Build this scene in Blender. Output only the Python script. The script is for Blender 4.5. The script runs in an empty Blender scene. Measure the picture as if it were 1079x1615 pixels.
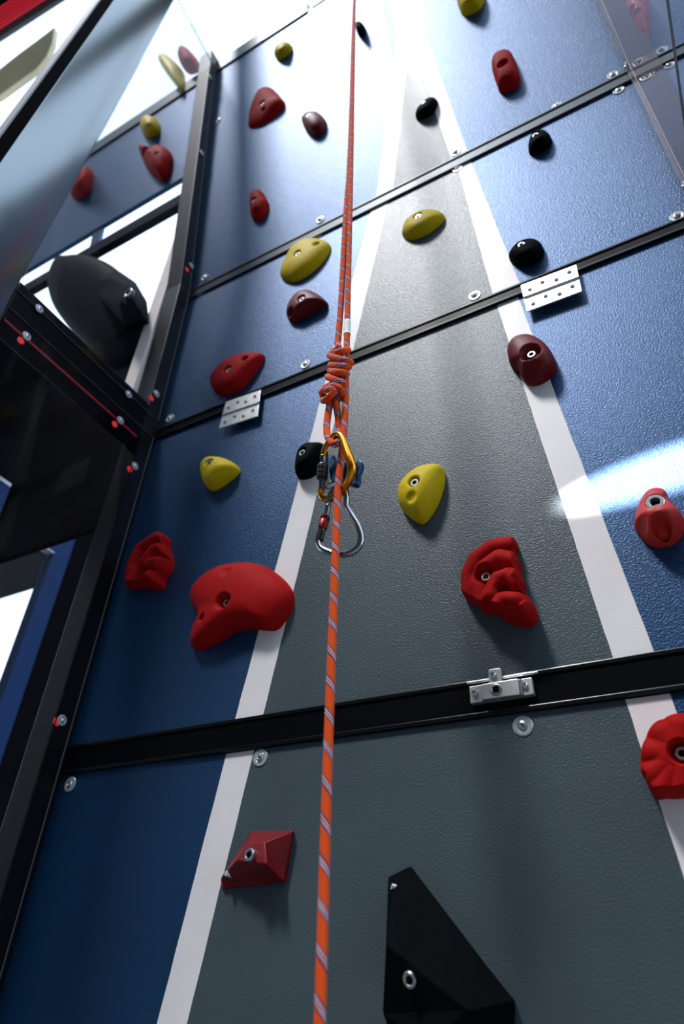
import bpy, bmesh, math, random
from mathutils import Vector, Matrix
random.seed(7)
S = bpy.context.scene
COL = S.collection

# ------------------------------------------------------------------ camera
FPX = 1061.607                                   # focal length in pixels of the 1079 x 1615 photograph
RIGHT = Vector((0.87438138, 0.48328316, 0.04352696)).normalized()
UP = Vector((0.25708666, -0.53746961, 0.80313938))
FWD = Vector((-0.41153816, 0.69105992, 0.59419907)).normalized()
UP = (UP - RIGHT * UP.dot(RIGHT)).normalized()
FWD = UP.cross(RIGHT).normalized()
CAM = Vector((0.5349996, -0.89837789, -0.77245879))
cd = bpy.data.cameras.new('camera')
cam = bpy.data.objects.new('camera', cd)
COL.objects.link(cam)
cam.matrix_world = Matrix(((RIGHT.x, UP.x, -FWD.x, CAM.x), (RIGHT.y, UP.y, -FWD.y, CAM.y), (RIGHT.z, UP.z, -FWD.z, CAM.z), (0, 0, 0, 1)))
cd.sensor_fit = 'VERTICAL'
cd.sensor_height = 36.0
cd.lens = FPX / 1615 * 36.0
cd.clip_start = 0.01
cd.dof.use_dof = True
cd.dof.focus_distance = 1.05
cd.dof.aperture_fstop = 3.4
S.camera = cam

# ------------------------------------------------------------------ world, sun, exposure
w = bpy.data.worlds.new('world')
S.world = w
w.use_nodes = True
bg = w.node_tree.nodes['Background']
bg.inputs[0].default_value = (0.66, 0.83, 1.0, 1)
bg.inputs[1].default_value = 2.3
sd = bpy.data.lights.new('sun', 'SUN')
sd.energy = 3.0
sd.angle = math.radians(9)
sd.color = (1.0, 0.98, 0.97)
sun = bpy.data.objects.new('sun', sd)
COL.objects.link(sun)
sun.rotation_euler = Vector((-0.20, -0.475, 0.85)).to_track_quat('Z', 'Y').to_euler()
sun.location = (-1, -3, 6)
spd = bpy.data.lights.new('patch_spot', 'SPOT')  # added spot, stands in for a sunbeam falling on the wall
spd.energy = 2200
spd.spot_size = math.radians(7.6)
spd.spot_blend = 0.3
spd.shadow_soft_size = 0.015
spd.color = (0.95, 0.97, 1.0)
spot = bpy.data.objects.new('patch_spot', spd)
COL.objects.link(spot)
spot.location = Vector((0.56, 0, -0.11)) + Vector((-0.06, -0.90, 0.66)) * 2.8
_d = (spot.location - Vector((0.585, 0, -0.098))).normalized()
_x = Vector((1, 0, 0.10)); _x = (_x - _d * _x.dot(_d)).normalized()
_y = _d.cross(_x)
spot.matrix_world = Matrix.Translation(spot.location) @ Matrix((_x, _y, _d)).transposed().to_4x4() @ Matrix.Diagonal((1.0, 0.15, 1.0, 1.0))
vs = S.view_settings
vs.view_transform = 'Standard'
vs.look = 'None'
vs.gamma = 1
vs.use_curve_mapping = False
vs.exposure = 0.0

# ------------------------------------------------------------------ materials
def mat(name, col, rough=0.5, metal=0.0, ior=1.5, bump=None, spec=0.5, var=0.0, varscale=30, coat=0, tint=None, sheen_tint=None):
    m = bpy.data.materials.new(name)
    m.use_nodes = True
    nt = m.node_tree
    b = nt.nodes['Principled BSDF']
    b.inputs['Base Color'].default_value = (*col, 1)
    b.inputs['Roughness'].default_value = rough
    b.inputs['Metallic'].default_value = metal
    b.inputs['IOR'].default_value = ior
    b.inputs['Specular IOR Level'].default_value = spec
    b.inputs['Coat Weight'].default_value = coat
    if tint: b.inputs['Specular Tint'].default_value = (*tint, 1)
    tc = nt.nodes.new('ShaderNodeTexCoord')
    if var:
        n = nt.nodes.new('ShaderNodeTexNoise')
        n.inputs['Scale'].default_value = varscale
        n.inputs['Detail'].default_value = 4
        r = nt.nodes.new('ShaderNodeValToRGB')
        r.color_ramp.elements[0].position = 0.35
        r.color_ramp.elements[1].position = 0.7
        r.color_ramp.elements[0].color = (*[c * (1 - var) for c in col], 1)
        r.color_ramp.elements[1].color = (*[min(1, c * (1 + var)) for c in col], 1)
        nt.links.new(tc.outputs['Object'], n.inputs['Vector'])
        nt.links.new(n.outputs['Fac'], r.inputs['Fac'])
        nt.links.new(r.outputs['Color'], b.inputs['Base Color'])
    if bump:
        sc, st, dist = bump
        n = nt.nodes.new('ShaderNodeTexNoise')
        n.inputs['Scale'].default_value = sc
        n.inputs['Detail'].default_value = 2.5
        n.inputs['Roughness'].default_value = 0.55
        bp = nt.nodes.new('ShaderNodeBump')
        bp.inputs['Strength'].default_value = st
        bp.inputs['Distance'].default_value = dist
        nt.links.new(tc.outputs['Object'], n.inputs['Vector'])
        nt.links.new(n.outputs['Fac'], bp.inputs['Height'])
        nt.links.new(bp.outputs['Normal'], b.inputs['Normal'])
    if sheen_tint:                                     # coloured gloss lobe added to tint the sheen
        fc, wt, fr_ = sheen_tint
        gl = nt.nodes.new('ShaderNodeBsdfGlossy')
        gl.inputs['Color'].default_value = (*fc, 1)
        gl.inputs['Roughness'].default_value = fr_
        if bump: nt.links.new(bp.outputs['Normal'], gl.inputs['Normal'])
        mx = nt.nodes.new('ShaderNodeMixShader')
        mx.inputs[0].default_value = wt
        nt.links.new(b.outputs[0], mx.inputs[1])
        nt.links.new(gl.outputs[0], mx.inputs[2])
        nt.links.new(mx.outputs[0], nt.nodes['Material Output'].inputs['Surface'])
    return m

PB = (330, 0.85, 0.0011)
M = {}
M['navy'] = mat('navy_paint', (0.001, 0.026, 0.070), 0.38, bump=PB, var=0.12, varscale=7, spec=0.35, tint=(0.6, 0.8, 1.0), sheen_tint=((0.25, 0.47, 1.0), 0.075, 0.38))
M['grey'] = mat('grey_paint', (0.056, 0.078, 0.090), 0.35, bump=PB, var=0.10, varscale=6, spec=0.32, tint=(0.88, 0.94, 1.0))
M['white'] = mat('white_paint', (0.78, 0.74, 0.74), 0.42, bump=(430, 0.25, 0.0008), var=0.03, varscale=14)
M['black_rail'] = mat('black_gloss_paint', (0.002, 0.002, 0.003), 0.35, bump=(60, 0.15, 0.001), spec=0.08)
M['rail_lip'] = mat('black_gloss_lip', (0.003, 0.003, 0.004), 0.2, spec=0.5)
M['steel_rail'] = mat('dark_steel_rail', (0.012, 0.016, 0.024), 0.38, bump=(60, 0.15, 0.001), spec=0.8, tint=(0.75, 0.88, 1.0))
M['black_post'] = mat('black_satin_paint', (0.002, 0.002, 0.003), 0.4, bump=(60, 0.15, 0.001), spec=0.25)
M['mirror_black'] = mat('polished_black', (0.21, 0.235, 0.26), 0.14, metal=1.0)
M['alu'] = mat('grey_anodised', (0.24, 0.23, 0.27), 0.5, bump=(90, 0.1, 0.0005))
M['red'] = mat('red_resin', (0.33, 0.005, 0.005), 0.65, spec=0.05, bump=(900, 0.25, 0.0006), var=0.10, varscale=40)
M['darkred'] = mat('dark_red_resin', (0.14, 0.003, 0.005), 0.5, spec=0.2, bump=(700, 0.2, 0.0005), var=0.15, varscale=40)
M['brightred'] = mat('orange_red_resin', (0.50, 0.022, 0.012), 0.5, spec=0.3, bump=(900, 0.25, 0.0006), var=0.08, varscale=40)
M['yellow'] = mat('yellow_resin', (0.58, 0.42, 0.004), 0.55, spec=0.12, bump=(700, 0.2, 0.0005), var=0.06, varscale=50)
M['black'] = mat('black_resin', (0.0020, 0.0030, 0.0035), 0.75, spec=0.03, bump=(800, 0.35, 0.0008), var=0.2, varscale=60)
M['glossdark'] = mat('dark_gloss_resin', (0.0025, 0.002, 0.004), 0.6, spec=0.03, var=0.3, varscale=9)
M['steel'] = mat('zinc_steel', (0.62, 0.64, 0.66), 0.28, metal=1.0, bump=(120, 0.1, 0.0004), var=0.1, varscale=90)
M['plate'] = mat('galvanised_plate', (0.66, 0.67, 0.66), 0.38, metal=0.85, bump=(120, 0.15, 0.0004), var=0.15, varscale=60)
M['washer'] = mat('pale_washer', (0.52, 0.55, 0.57), 0.32, metal=0.5)
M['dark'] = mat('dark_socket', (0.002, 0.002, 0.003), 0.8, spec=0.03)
M['chrome'] = mat('chrome_steel', (0.34, 0.36, 0.38), 0.12, metal=1.0)
M['gold'] = mat('gold_anodised', (0.80, 0.30, 0.025), 0.22, metal=1.0)
M['sleeve_black'] = mat('black_sleeve', (0.008, 0.008, 0.009), 0.3, bump=(400, 0.2, 0.0004))
M['sleeve_red'] = mat('red_sleeve', (0.22, 0.010, 0.016), 0.28, metal=0.6)
M['blue_alu'] = mat('blue_anodised', (0.008, 0.055, 0.13), 0.3, metal=0.7)
M['blue_frame'] = mat('blue_frame_paint', (0.002, 0.024, 0.10), 0.5, var=0.1, varscale=8, spec=0.1)
M['trim'] = mat('pale_trim', (0.45, 0.45, 0.50), 0.4)
M['beige'] = mat('beige_trim', (0.85, 0.74, 0.68), 0.55, var=0.06, varscale=12)
M['tan'] = mat('tan_board', (0.52, 0.42, 0.26), 0.6, var=0.12, varscale=3)
M['tape'] = mat('white_tape', (0.82, 0.80, 0.76), 0.6, bump=(500, 0.2, 0.0004))
M['concrete'] = mat('concrete', (0.16, 0.16, 0.165), 0.85, bump=(14, 0.4, 0.01), var=0.25, varscale=3)
M['dark_matt'] = mat('dark_matt_coat', (0.030, 0.030, 0.034), 0.8, var=0.3, varscale=1.2)

def glass_mat(name, tint, rough=0.01, ior=1.5):
    m = bpy.data.materials.new(name)
    m.use_nodes = True
    nt = m.node_tree
    nt.nodes.clear()
    o = nt.nodes.new('ShaderNodeOutputMaterial')
    mx = nt.nodes.new('ShaderNodeMixShader')
    t = nt.nodes.new('ShaderNodeBsdfTransparent')
    g = nt.nodes.new('ShaderNodeBsdfGlossy')
    fr = nt.nodes.new('ShaderNodeFresnel')
    fr.inputs['IOR'].default_value = ior
    t.inputs['Color'].default_value = (*tint, 1)
    g.inputs['Color'].default_value = (0.30, 0.30, 0.32, 1)
    g.inputs['Roughness'].default_value = rough
    # the sheet does not bend light, so both faces get the same Fresnel reflectance
    ge = nt.nodes.new('ShaderNodeNewGeometry')
    mr = nt.nodes.new('ShaderNodeMapRange')
    mr.inputs['To Min'].default_value = ior
    mr.inputs['To Max'].default_value = 1 / ior
    nt.links.new(ge.outputs['Backfacing'], mr.inputs['Value'])
    nt.links.new(mr.outputs[0], fr.inputs['IOR'])
    nt.links.new(fr.outputs[0], mx.inputs[0])
    nt.links.new(t.outputs[0], mx.inputs[1])
    nt.links.new(g.outputs[0], mx.inputs[2])
    nt.links.new(mx.outputs[0], o.inputs['Surface'])
    return m
M['sheet'] = glass_mat('clear_polycarbonate', (0.97, 0.97, 0.98), 0.015, 1.22)
M['sheet_thin'] = glass_mat('thin_clear_film', (0.98, 0.95, 0.96), 0.02, 1.07)
M['sheet_edge'] = mat('polycarbonate_edge', (0.16, 0.18, 0.20), 0.3)

def emit_mat(name, col, strength):
    m = bpy.data.materials.new(name)
    m.use_nodes = True
    b = m.node_tree.nodes['Principled BSDF']
    b.inputs['Base Color'].default_value = (*[c * 0.3 for c in col], 1)
    b.inputs['Emission Color'].default_value = (*col, 1)
    b.inputs['Emission Strength'].default_value = strength
    return m
M['glint_glow'] = emit_mat('red_glint_glow', (1.0, 0.03, 0.05), 0.4)  # glow put in for red reflections beside the bolts
M['reflection_glow'] = emit_mat('red_reflection_glow', (1.0, 0.02, 0.04), 0.03)  # glow put in for the red reflection along the arm
M['led'] = emit_mat('red_led', (1.0, 0.02, 0.05), 0.45)

def rope_mat():
    m = bpy.data.materials.new('rope_sheath')
    m.use_nodes = True
    nt = m.node_tree
    b = nt.nodes['Principled BSDF']
    L = nt.links.new
    def math_(op, a=None, bb=None, va=None, vb=None):
        n = nt.nodes.new('ShaderNodeMath')
        n.operation = op
        if a is not None: L(a, n.inputs[0])
        elif va is not None: n.inputs[0].default_value = va
        if bb is not None: L(bb, n.inputs[1])
        elif vb is not None: n.inputs[1].default_value = vb
        return n.outputs[0]
    uv = nt.nodes.new('ShaderNodeUVMap')
    sp = nt.nodes.new('ShaderNodeSeparateXYZ')
    L(uv.outputs[0], sp.inputs[0])
    u, v = sp.outputs[0], sp.outputs[1]          # u once around, v metres along
    ph = math_('ADD', math_('MULTIPLY', v, vb=1 / 0.0365), math_('MULTIPLY', u, vb=1.0))
    fr = math_('FRACT', ph)
    band = math_('LESS_THAN', fr, vb=0.34)
    # flecks: small checks along the band
    c1 = math_('FRACT', math_('ADD', math_('MULTIPLY', u, vb=9.0), math_('MULTIPLY', v, vb=240.0)))
    c2 = math_('FRACT', math_('SUBTRACT', math_('MULTIPLY', u, vb=9.0), math_('MULTIPLY', v, vb=240.0)))
    k1 = math_('LESS_THAN', c1, vb=0.56)
    k2 = math_('LESS_THAN', c2, vb=0.62)
    fleck = math_('MULTIPLY', k1, k2)
    mid = math_('MULTIPLY', math_('GREATER_THAN', fr, vb=0.06), math_('LESS_THAN', fr, vb=0.29))
    fleck = math_('MULTIPLY', fleck, mid)
    m1 = nt.nodes.new('ShaderNodeMix'); m1.data_type = 'RGBA'
    m1.inputs[6].default_value = (0.78, 0.085, 0.008, 1)
    m1.inputs[7].default_value = (0.22, 0.035, 0.075, 1)
    L(band, m1.inputs[0])
    m2 = nt.nodes.new('ShaderNodeMix'); m2.data_type = 'RGBA'
    L(fleck, m2.inputs[0])
    L(m1.outputs[2], m2.inputs[6])
    m2.inputs[7].default_value = (0.85, 0.70, 0.78, 1)
    L(m2.outputs[2], b.inputs['Base Color'])
    b.inputs['Roughness'].default_value = 0.8
    b.inputs['Specular IOR Level'].default_value = 0.2
    # braid relief
    s1 = math_('SINE', math_('ADD', math_('MULTIPLY', u, vb=2 * math.pi * 10), math_('MULTIPLY', v, vb=2 * math.pi * 270)))
    s2 = math_('SINE', math_('SUBTRACT', math_('MULTIPLY', u, vb=2 * math.pi * 10), math_('MULTIPLY', v, vb=2 * math.pi * 270)))
    bp = nt.nodes.new('ShaderNodeBump')
    bp.inputs['Strength'].default_value = 0.6
    bp.inputs['Distance'].default_value = 0.0006
    L(math_('MULTIPLY', s1, s2), bp.inputs['Height'])
    L(bp.outputs[0], b.inputs['Normal'])
    return m
M['rope'] = rope_mat()

# ------------------------------------------------------------------ geometry helpers
TILT3, TILT4 = 0.0336952, 0.1407456
ZB, ZC = 0.4434835, 1.0315332
class Plane:
    def __init__(s, o, t):
        s.o = Vector(o)
        s.n = Vector((0, -math.cos(t), -math.sin(t)))       # out of the wall
        s.u = Vector((0, -math.sin(t), math.cos(t)))        # up along the panel
    def P(s, x, v, h=0.0):
        return s.o + Vector((x, 0, 0)) + s.u * v + s.n * h
s3 = ZC - ZB
PL = {1: Plane((0, 0, 0), 0), 2: Plane((0, 0, 0), 0), 3: Plane((0, 0, ZB), TILT3),
      4: Plane((0, -s3 * math.sin(TILT3), ZB + s3 * math.cos(TILT3)), TILT4)}

def ray(px, py):
    return RIGHT * ((px - 539.5) / FPX) + UP * ((807.5 - py) / FPX) + FWD
def on(px, py, k, h=0.0):
    """pixel of the photograph -> (x, s) on panel plane k raised by h"""
    p = PL[k]
    d = ray(px, py)
    o = p.o + p.n * h
    l = (o - CAM).dot(p.n) / d.dot(p.n)
    q = CAM + d * l
    return q.x, (q - o).dot(p.u)
def on_y(px, py, y):
    d = ray(px, py)
    return CAM + d * ((y - CAM.y) / d.y)
def on_x(px, py, x):
    d = ray(px, py)
    return CAM + d * ((x - CAM.x) / d.x)

def tag(o, label, cat, group=None, kind=None):
    o['label'] = label
    o['category'] = cat
    if group: o['group'] = group
    if kind: o['kind'] = kind
    return o
def world_loc(o):
    l = o.location.copy()
    while o.parent:
        o = o.parent
        l += o.location
    return l
def build(name, verts, faces, m, parent=None, smooth=False, uvs=None, mats=None, fmat=None, bevel=0, sharp=None):
    verts = [Vector(v) for v in verts]
    lo = Vector((min(v.x for v in verts), min(v.y for v in verts), min(v.z for v in verts)))
    hi = Vector((max(v.x for v in verts), max(v.y for v in verts), max(v.z for v in verts)))
    c = (lo + hi) / 2
    me = bpy.data.meshes.new(name)
    me.from_pydata([v - c for v in verts], [], faces)
    for mm in (mats or [m]):
        me.materials.append(M[mm] if isinstance(mm, str) else mm)
    if fmat:
        for p, i in zip(me.polygons, fmat): p.material_index = i
    if uvs:
        ul = me.uv_layers.new(name='UVMap')
        for p in me.polygons:
            for li, uvv in zip(p.loop_indices, uvs[p.index]):
                ul.data[li].uv = uvv
    bm = bmesh.new()
    bm.from_mesh(me)
    bmesh.ops.recalc_face_normals(bm, faces=bm.faces)
    if bevel:
        bmesh.ops.bevel(bm, geom=[e for e in bm.edges if len(e.link_faces) == 2 and e.calc_face_angle(0) > 0.25], offset=bevel, segments=2, affect='EDGES', profile=0.6, clamp_overlap=True)
    bm.to_mesh(me)
    bm.free()
    if smooth:
        for p in me.polygons: p.use_smooth = True
        if sharp:
            try: me.set_sharp_from_angle(angle=sharp)
            except Exception: pass
    o = bpy.data.objects.new(name, me)
    COL.objects.link(o)
    if parent:
        o.parent = parent
        o.location = c - world_loc(parent)
    else:
        o.location = c
    return o
def empty(name, loc):
    o = bpy.data.objects.new(name, None)
    COL.objects.link(o)
    o.location = loc
    o.empty_display_size = 0.02
    return o

def box_geo(c, ax, ay, az):
    """box from centre and three half-axis vectors"""
    v = [c + ax * i + ay * j + az * k for i in (-1, 1) for j in (-1, 1) for k in (-1, 1)]
    f = [(0, 1, 3, 2), (4, 6, 7, 5), (0, 4, 5, 1), (2, 3, 7, 6), (0, 2, 6, 4), (1, 5, 7, 3)]
    return v, f
def aabb(name, lo, hi, m, parent=None, bevel=0.0):
    lo, hi = Vector(lo), Vector(hi)
    c, h = (lo + hi) / 2, (hi - lo) / 2
    v, f = box_geo(c, Vector((h.x, 0, 0)), Vector((0, h.y, 0)), Vector((0, 0, h.z)))
    return build(name, v, f, m, parent, bevel=bevel)
def slab(name, k, x0, x1, s0, s1, h0, h1, m, parent=None, bevel=0.0):
    p = PL[k]
    v = [p.P(x, s, h) for x in (x0, x1) for s in (s0, s1) for h in (h0, h1)]
    f = [(0, 1, 3, 2), (4, 6, 7, 5), (0, 4, 5, 1), (2, 3, 7, 6), (0, 2, 6, 4), (1, 5, 7, 3)]
    return build(name, v, f, m, parent, bevel=bevel)
def prism_panel(name, k, poly, h0, h1, m, parent=None, bevel=0.0):
    p = PL[k]
    n = len(poly)
    v = [p.P(x, s, h0) for x, s in poly] + [p.P(x, s, h1) for x, s in poly]
    f = [tuple(range(n)), tuple(range(n, 2 * n))] + [(i, (i + 1) % n, n + (i + 1) % n, n + i) for i in range(n)]
    return build(name, v, f, m, parent, bevel=bevel)
def lathe_geo(c, axis, prof, seg=24, hexhole=None):
    """prof: list of (radius, height along axis)"""
    axis = axis.normalized()
    a = axis.orthogonal().normalized()
    b = axis.cross(a)
    v, f = [], []
    for r, h in prof:
        for i in range(seg):
            t = 2 * math.pi * i / seg
            v.append(c + axis * h + (a * math.cos(t) + b * math.sin(t)) * r)
    for j in range(len(prof) - 1):
        for i in range(seg):
            i2 = (i + 1) % seg
            f.append((j * seg + i, j * seg + i2, (j + 1) * seg + i2, (j + 1) * seg + i))
    f.append(tuple(range(seg)))
    f.append(tuple((len(prof) - 1) * seg + i for i in range(seg)))
    return v, f
def lathe(name, c, axis, prof, m, parent=None, seg=24, sharp=0.6):
    v, f = lathe_geo(c, axis, prof, seg)
    return build(name, v, f, m, parent, smooth=True, sharp=sharp)

def catmull(pts, n, closed=True):
    """resample a polyline smoothly to n points (Vectors or tuples)"""
    pts = [Vector(p) for p in pts]
    m = len(pts)
    dense = []
    segs = m if closed else m - 1
    for i in range(segs):
        if closed:
            p0, p1, p2, p3 = pts[(i - 1) % m], pts[i], pts[(i + 1) % m], pts[(i + 2) % m]
        else:
            p0, p1, p2, p3 = pts[max(i - 1, 0)], pts[i], pts[i + 1], pts[min(i + 2, m - 1)]
        for k in range(12):
            t = k / 12
            dense.append(0.5 * ((2 * p1) + (p2 - p0) * t + (2 * p0 - 5 * p1 + 4 * p2 - p3) * t * t + (3 * p1 - p0 - 3 * p2 + p3) * t ** 3))
    dense.append(pts[0].copy() if closed else pts[-1].copy())
    d = [0.0]
    for a, b in zip(dense, dense[1:]): d.append(d[-1] + (b - a).length)
    out = []
    cnt = n if closed else n - 1
    j = 0
    for i in range(n):
        t = d[-1] * i / cnt
        while j < len(d) - 2 and d[j + 1] < t: j += 1
        q = (t - d[j]) / max(d[j + 1] - d[j], 1e-12)
        out.append(dense[j].lerp(dense[j + 1], q))
    return out

def tube(name, path, r, m, parent=None, closed=False, seg=16, flat=None, caps=True, v0=0.0):
    """round tube along a dense path with parallel-transport frames; UV: u around, v metres"""
    path = [Vector(p) for p in path]
    n = len(path)
    tang = []
    for i in range(n):
        a = path[(i - 1) % n] if closed or i > 0 else path[0]
        b = path[(i + 1) % n] if closed or i < n - 1 else path[-1]
        tang.append((b - a).normalized())
    nrm = tang[0].cross(Vector((0, 1, 0.001)))
    if nrm.length < 0.1: nrm = tang[0].orthogonal()
    nrm.normalize()
    frames = []
    for i in range(n):
        nrm = (nrm - tang[i] * nrm.dot(tang[i])).normalized()
        frames.append((nrm.copy(), tang[i].cross(nrm)))
    v, f, uvs = [], [], []
    L = [v0]
    for a, b in zip(path, path[1:]): L.append(L[-1] + (b - a).length)
    if closed: L.append(L[-1] + (path[0] - path[-1]).length)
    for i in range(n):
        rr = r(i / (n - 1)) if callable(r) else r
        for j in range(seg):
            t = 2 * math.pi * j / seg
            v.append(path[i] + (frames[i][0] * math.cos(t) + frames[i][1] * math.sin(t)) * rr)
    for i in range(n if closed else n - 1):
        i2 = (i + 1) % n
        for j in range(seg):
            j2 = (j + 1) % seg
            f.append((i * seg + j, i * seg + j2, i2 * seg + j2, i2 * seg + j))
            u0, u1 = j / seg, (j + 1) / seg
            uvs.append([(u0, L[i]), (u1, L[i]), (u1, L[i + 1]), (u0, L[i + 1])])
    if not closed and caps:
        f.append(tuple(range(seg))); uvs.append([(0, 0)] * seg)
        f.append(tuple((n - 1) * seg + j for j in range(seg))); uvs.append([(0, 0)] * seg)
    # from_pydata keeps face order; normals are consistent already
    c = sum(path, Vector()) / n
    me = bpy.data.meshes.new(name)
    me.from_pydata([q - c for q in v], [], f)
    me.materials.append(M[m])
    ul = me.uv_layers.new(name='UVMap')
    for p in me.polygons:
        for li, q in zip(p.loop_indices, uvs[p.index]): ul.data[li].uv = q
        p.use_smooth = True
    o = bpy.data.objects.new(name, me)
    COL.objects.link(o)
    if parent:
        o.parent = parent
        o.location = c - world_loc(parent)
    else:
        o.location = c
    return o

def crop(x0, y0, sc, pts):
    return [(x0 + x / sc, y0 + y / sc) for x, y in pts]

# ------------------------------------------------------------------ small hardware
def washer_screw(parent, pos, nrm, r=0.0140):
    wa = lathe('washer', pos, nrm, [(r, -0.0008), (r, 0.0008), (r * 0.93, 0.0017), (r * 0.62, 0.0020), (r * 0.56, 0.0016), (r * 0.5, 0.0010)], 'washer', parent, 24)
    rs = r * 0.48
    lathe('screw', pos, nrm, [(rs, 0.0004), (rs, 0.0024), (rs * 0.85, 0.0040), (rs * 0.50, 0.0047), (rs * 0.44, 0.0044), (rs * 0.36, 0.0016), (rs * 0.1, 0.0014)], 'steel', wa, 18)
    return wa
def socket_bolt(parent, pos, nrm, r=0.0078, m='steel'):
    b = lathe('bolt', pos, nrm, [(r, -0.010), (r, 0.0025), (r * 0.90, 0.0036), (r * 0.62, 0.0036), (r * 0.55, 0.0030), (r * 0.55, -0.0028)], m, parent, 20)
    v, f = lathe_geo(pos - nrm * 0.0005, nrm, [(r * 0.53, -0.0024), (r * 0.53, -0.0014)], 6)
    build('hex_socket', v, f, 'dark', b)
    return b

# ------------------------------------------------------------------ setting
g = aabb('floor', (-14, -14, -1.62), (14, 14, -1.50), 'concrete')
tag(g, 'grey concrete ground in front of the climbing wall', 'floor', kind='structure')
g = aabb('sky_blocker_back', (-16, -7.2, -1.5), (16, -7.0, 8.0), 'dark_matt')  # unseen slab added to keep low sky off the wall
tag(g, 'unseen dark blocker added opposite the climbing wall to hide the low sky', 'wall', kind='structure')
g = aabb('sky_blocker_left', (-9.0, -7.0, -1.5), (-2.7, -3.0, 8.0), 'dark_matt')  # unseen block added to darken reflections on the left panels
tag(g, 'unseen tall dark blocker added left of the viewer to darken the wall sheen', 'wall', kind='structure')

XL, XR = -0.585, 0.738
AL, AU, BL, BU = -0.4373, -0.3823, 0.4265, 0.4605       # rail edges in wall height
S3_0, S3_1 = BU - ZB, 1.0111 - ZB
S4_0, S4_D0, S4_D1 = 1.0520 - ZC, 2.332 - ZC, 2.407 - ZC
TH = 0.018

def wob(p0, p1, n=40, a=0.0005):
    out = []
    for i in range(n + 1):
        t = i / n
        out.append((p0[0] + (p1[0] - p0[0]) * t + (random.uniform(-a, a) if 0 < i < n else 0), p0[1] + (p1[1] - p0[1]) * t))
    return out

def main_panel(k, s0, s1, stripes, grey, label, screws):
    t = slab('climbing_board', k, XL - 0.003, XR + 0.003, s0, s1, -TH, 0.0, 'navy')
    tag(t, label, 'wall panel', 'painted panels of the main climbing lane')
    prism_panel('grey_field', k, grey, 0.0001, 0.0003, 'grey', t)
    for poly in stripes:
        prism_panel('white_stripe', k, poly, 0.0001, 0.0006, 'white', t)
    for px, py in screws:
        x, s = on(px, py, k)
        washer_screw(t, PL[k].P(x, s, 0.0005), PL[k].n)
    return t
def two(s0, s1, la, lb, lra, lrb, ra, rb, rra, rrb):
    ll, lr = wob((la, s0), (lb, s1)), wob((lra, s0), (lrb, s1))
    rl, rr = wob((ra, s0), (rb, s1)), wob((rra, s0), (rrb, s1))
    return [ll + lr[::-1], rl + rr[::-1]], lr + rl[::-1]
st, gr = two(-1.45, AL - 0.001, -0.349, -0.198, -0.305, -0.142, 0.540, 0.436, 0.593, 0.489)
main_panel(1, -1.46, AL + 0.02, st, gr, 'lowest painted panel of the wall, grey field between white stripes, below thick black rail', [(111, 1237), (411, 1195), (825, 1145)])
st, gr = two(AU + 0.001, BL - 0.001, -0.190, -0.059, -0.132, -0.003, 0.432, 0.350, 0.483, 0.395)
main_panel(2, AU - 0.02, BL + 0.02, st, gr, 'painted panel behind the carabiners, between the thick rail and the hinged rail', [])
st, gr = two(S3_0 + 0.001, S3_1 - 0.001, -0.054, 0.053, 0.006, 0.105, 0.345, 0.307, 0.404, 0.342)
main_panel(3, S3_0 - 0.02, S3_1 + 0.02, st, gr, 'painted panel just above the hinged rail, behind the knot, with two yellow holds',
           [(482, 575), (749, 467), (268, 660), (1068, 342), (317, 463), (503, 371), (722, 266), (976, 143)])
ll, lr = wob((0.069, S4_0 + 0.001), (0.2405, 1.11)), wob((0.122, S4_0 + 0.001), (0.230, 0.707))
rl, rr = wob((0.2935, S4_0 + 0.001), (0.230, 0.707)), wob((0.340, S4_0 + 0.001), (0.2405, 1.11))
main_panel(4, S4_0 - 0.02, S4_D0 + 0.02, [ll + lr[::-1], rl + rr[::-1]], lr + rl[::-1], 'topmost brightly lit overhanging panel where the white stripes meet in a peak',
           [(323, 438), (505, 347), (719, 241), (879, 168), (967, 119), (345, 190)])

# rails across the main lane: lower body with rolled lips
def rail(k, s0, s1, x0, x1, h, label, lip=True, name='frame_rail', group='black steel rails between wall panels', m='black_rail'):
    t = slab(name, k, x0, x1, s0, s1, -0.03, h, m, bevel=0.0015)
    tag(t, label, 'rail', group)
    if lip:
        lw = min(0.007, (s1 - s0) * 0.18)
        for sa, sb in ((s0 + 0.0005, s0 + lw), (s1 - lw, s1 - 0.0005)):
            slab('rolled_lip', k, x0 + 0.001, x1 - 0.001, sa, sb, h * 0.5, h + 0.0025, 'rail_lip' if m == 'black_rail' else m, t, bevel=0.0012)
    return t
rail(2, AL, AU, XL, XR + 0.01, 0.004, 'thick glossy black rail with rolled lips carrying the metal latch')
rail(3, -0.017, S3_0, XL, XR + 0.01, 0.005, 'thin black rail with two metal hinges, crossing behind the knot')
rail(4, -0.0205, S4_0, XL, XR + 0.01, 0.006, 'shiny dark rail directly above the upper yellow holds', m='steel_rail')
t = rail(4, S4_D0, S4_D1, XL - 0.02, -0.155, 0.006, 'dark top rail at the upper edge of the wall against white sky', lip=False, m='steel_rail')
t = rail(4, S4_D0 + 0.012, S4_D1 - 0.005, -0.135, XR + 0.01, 0.004, 'thinner continuation of the top rail beyond the notch, cut by the picture edge', lip=False, m='steel_rail')

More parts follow.
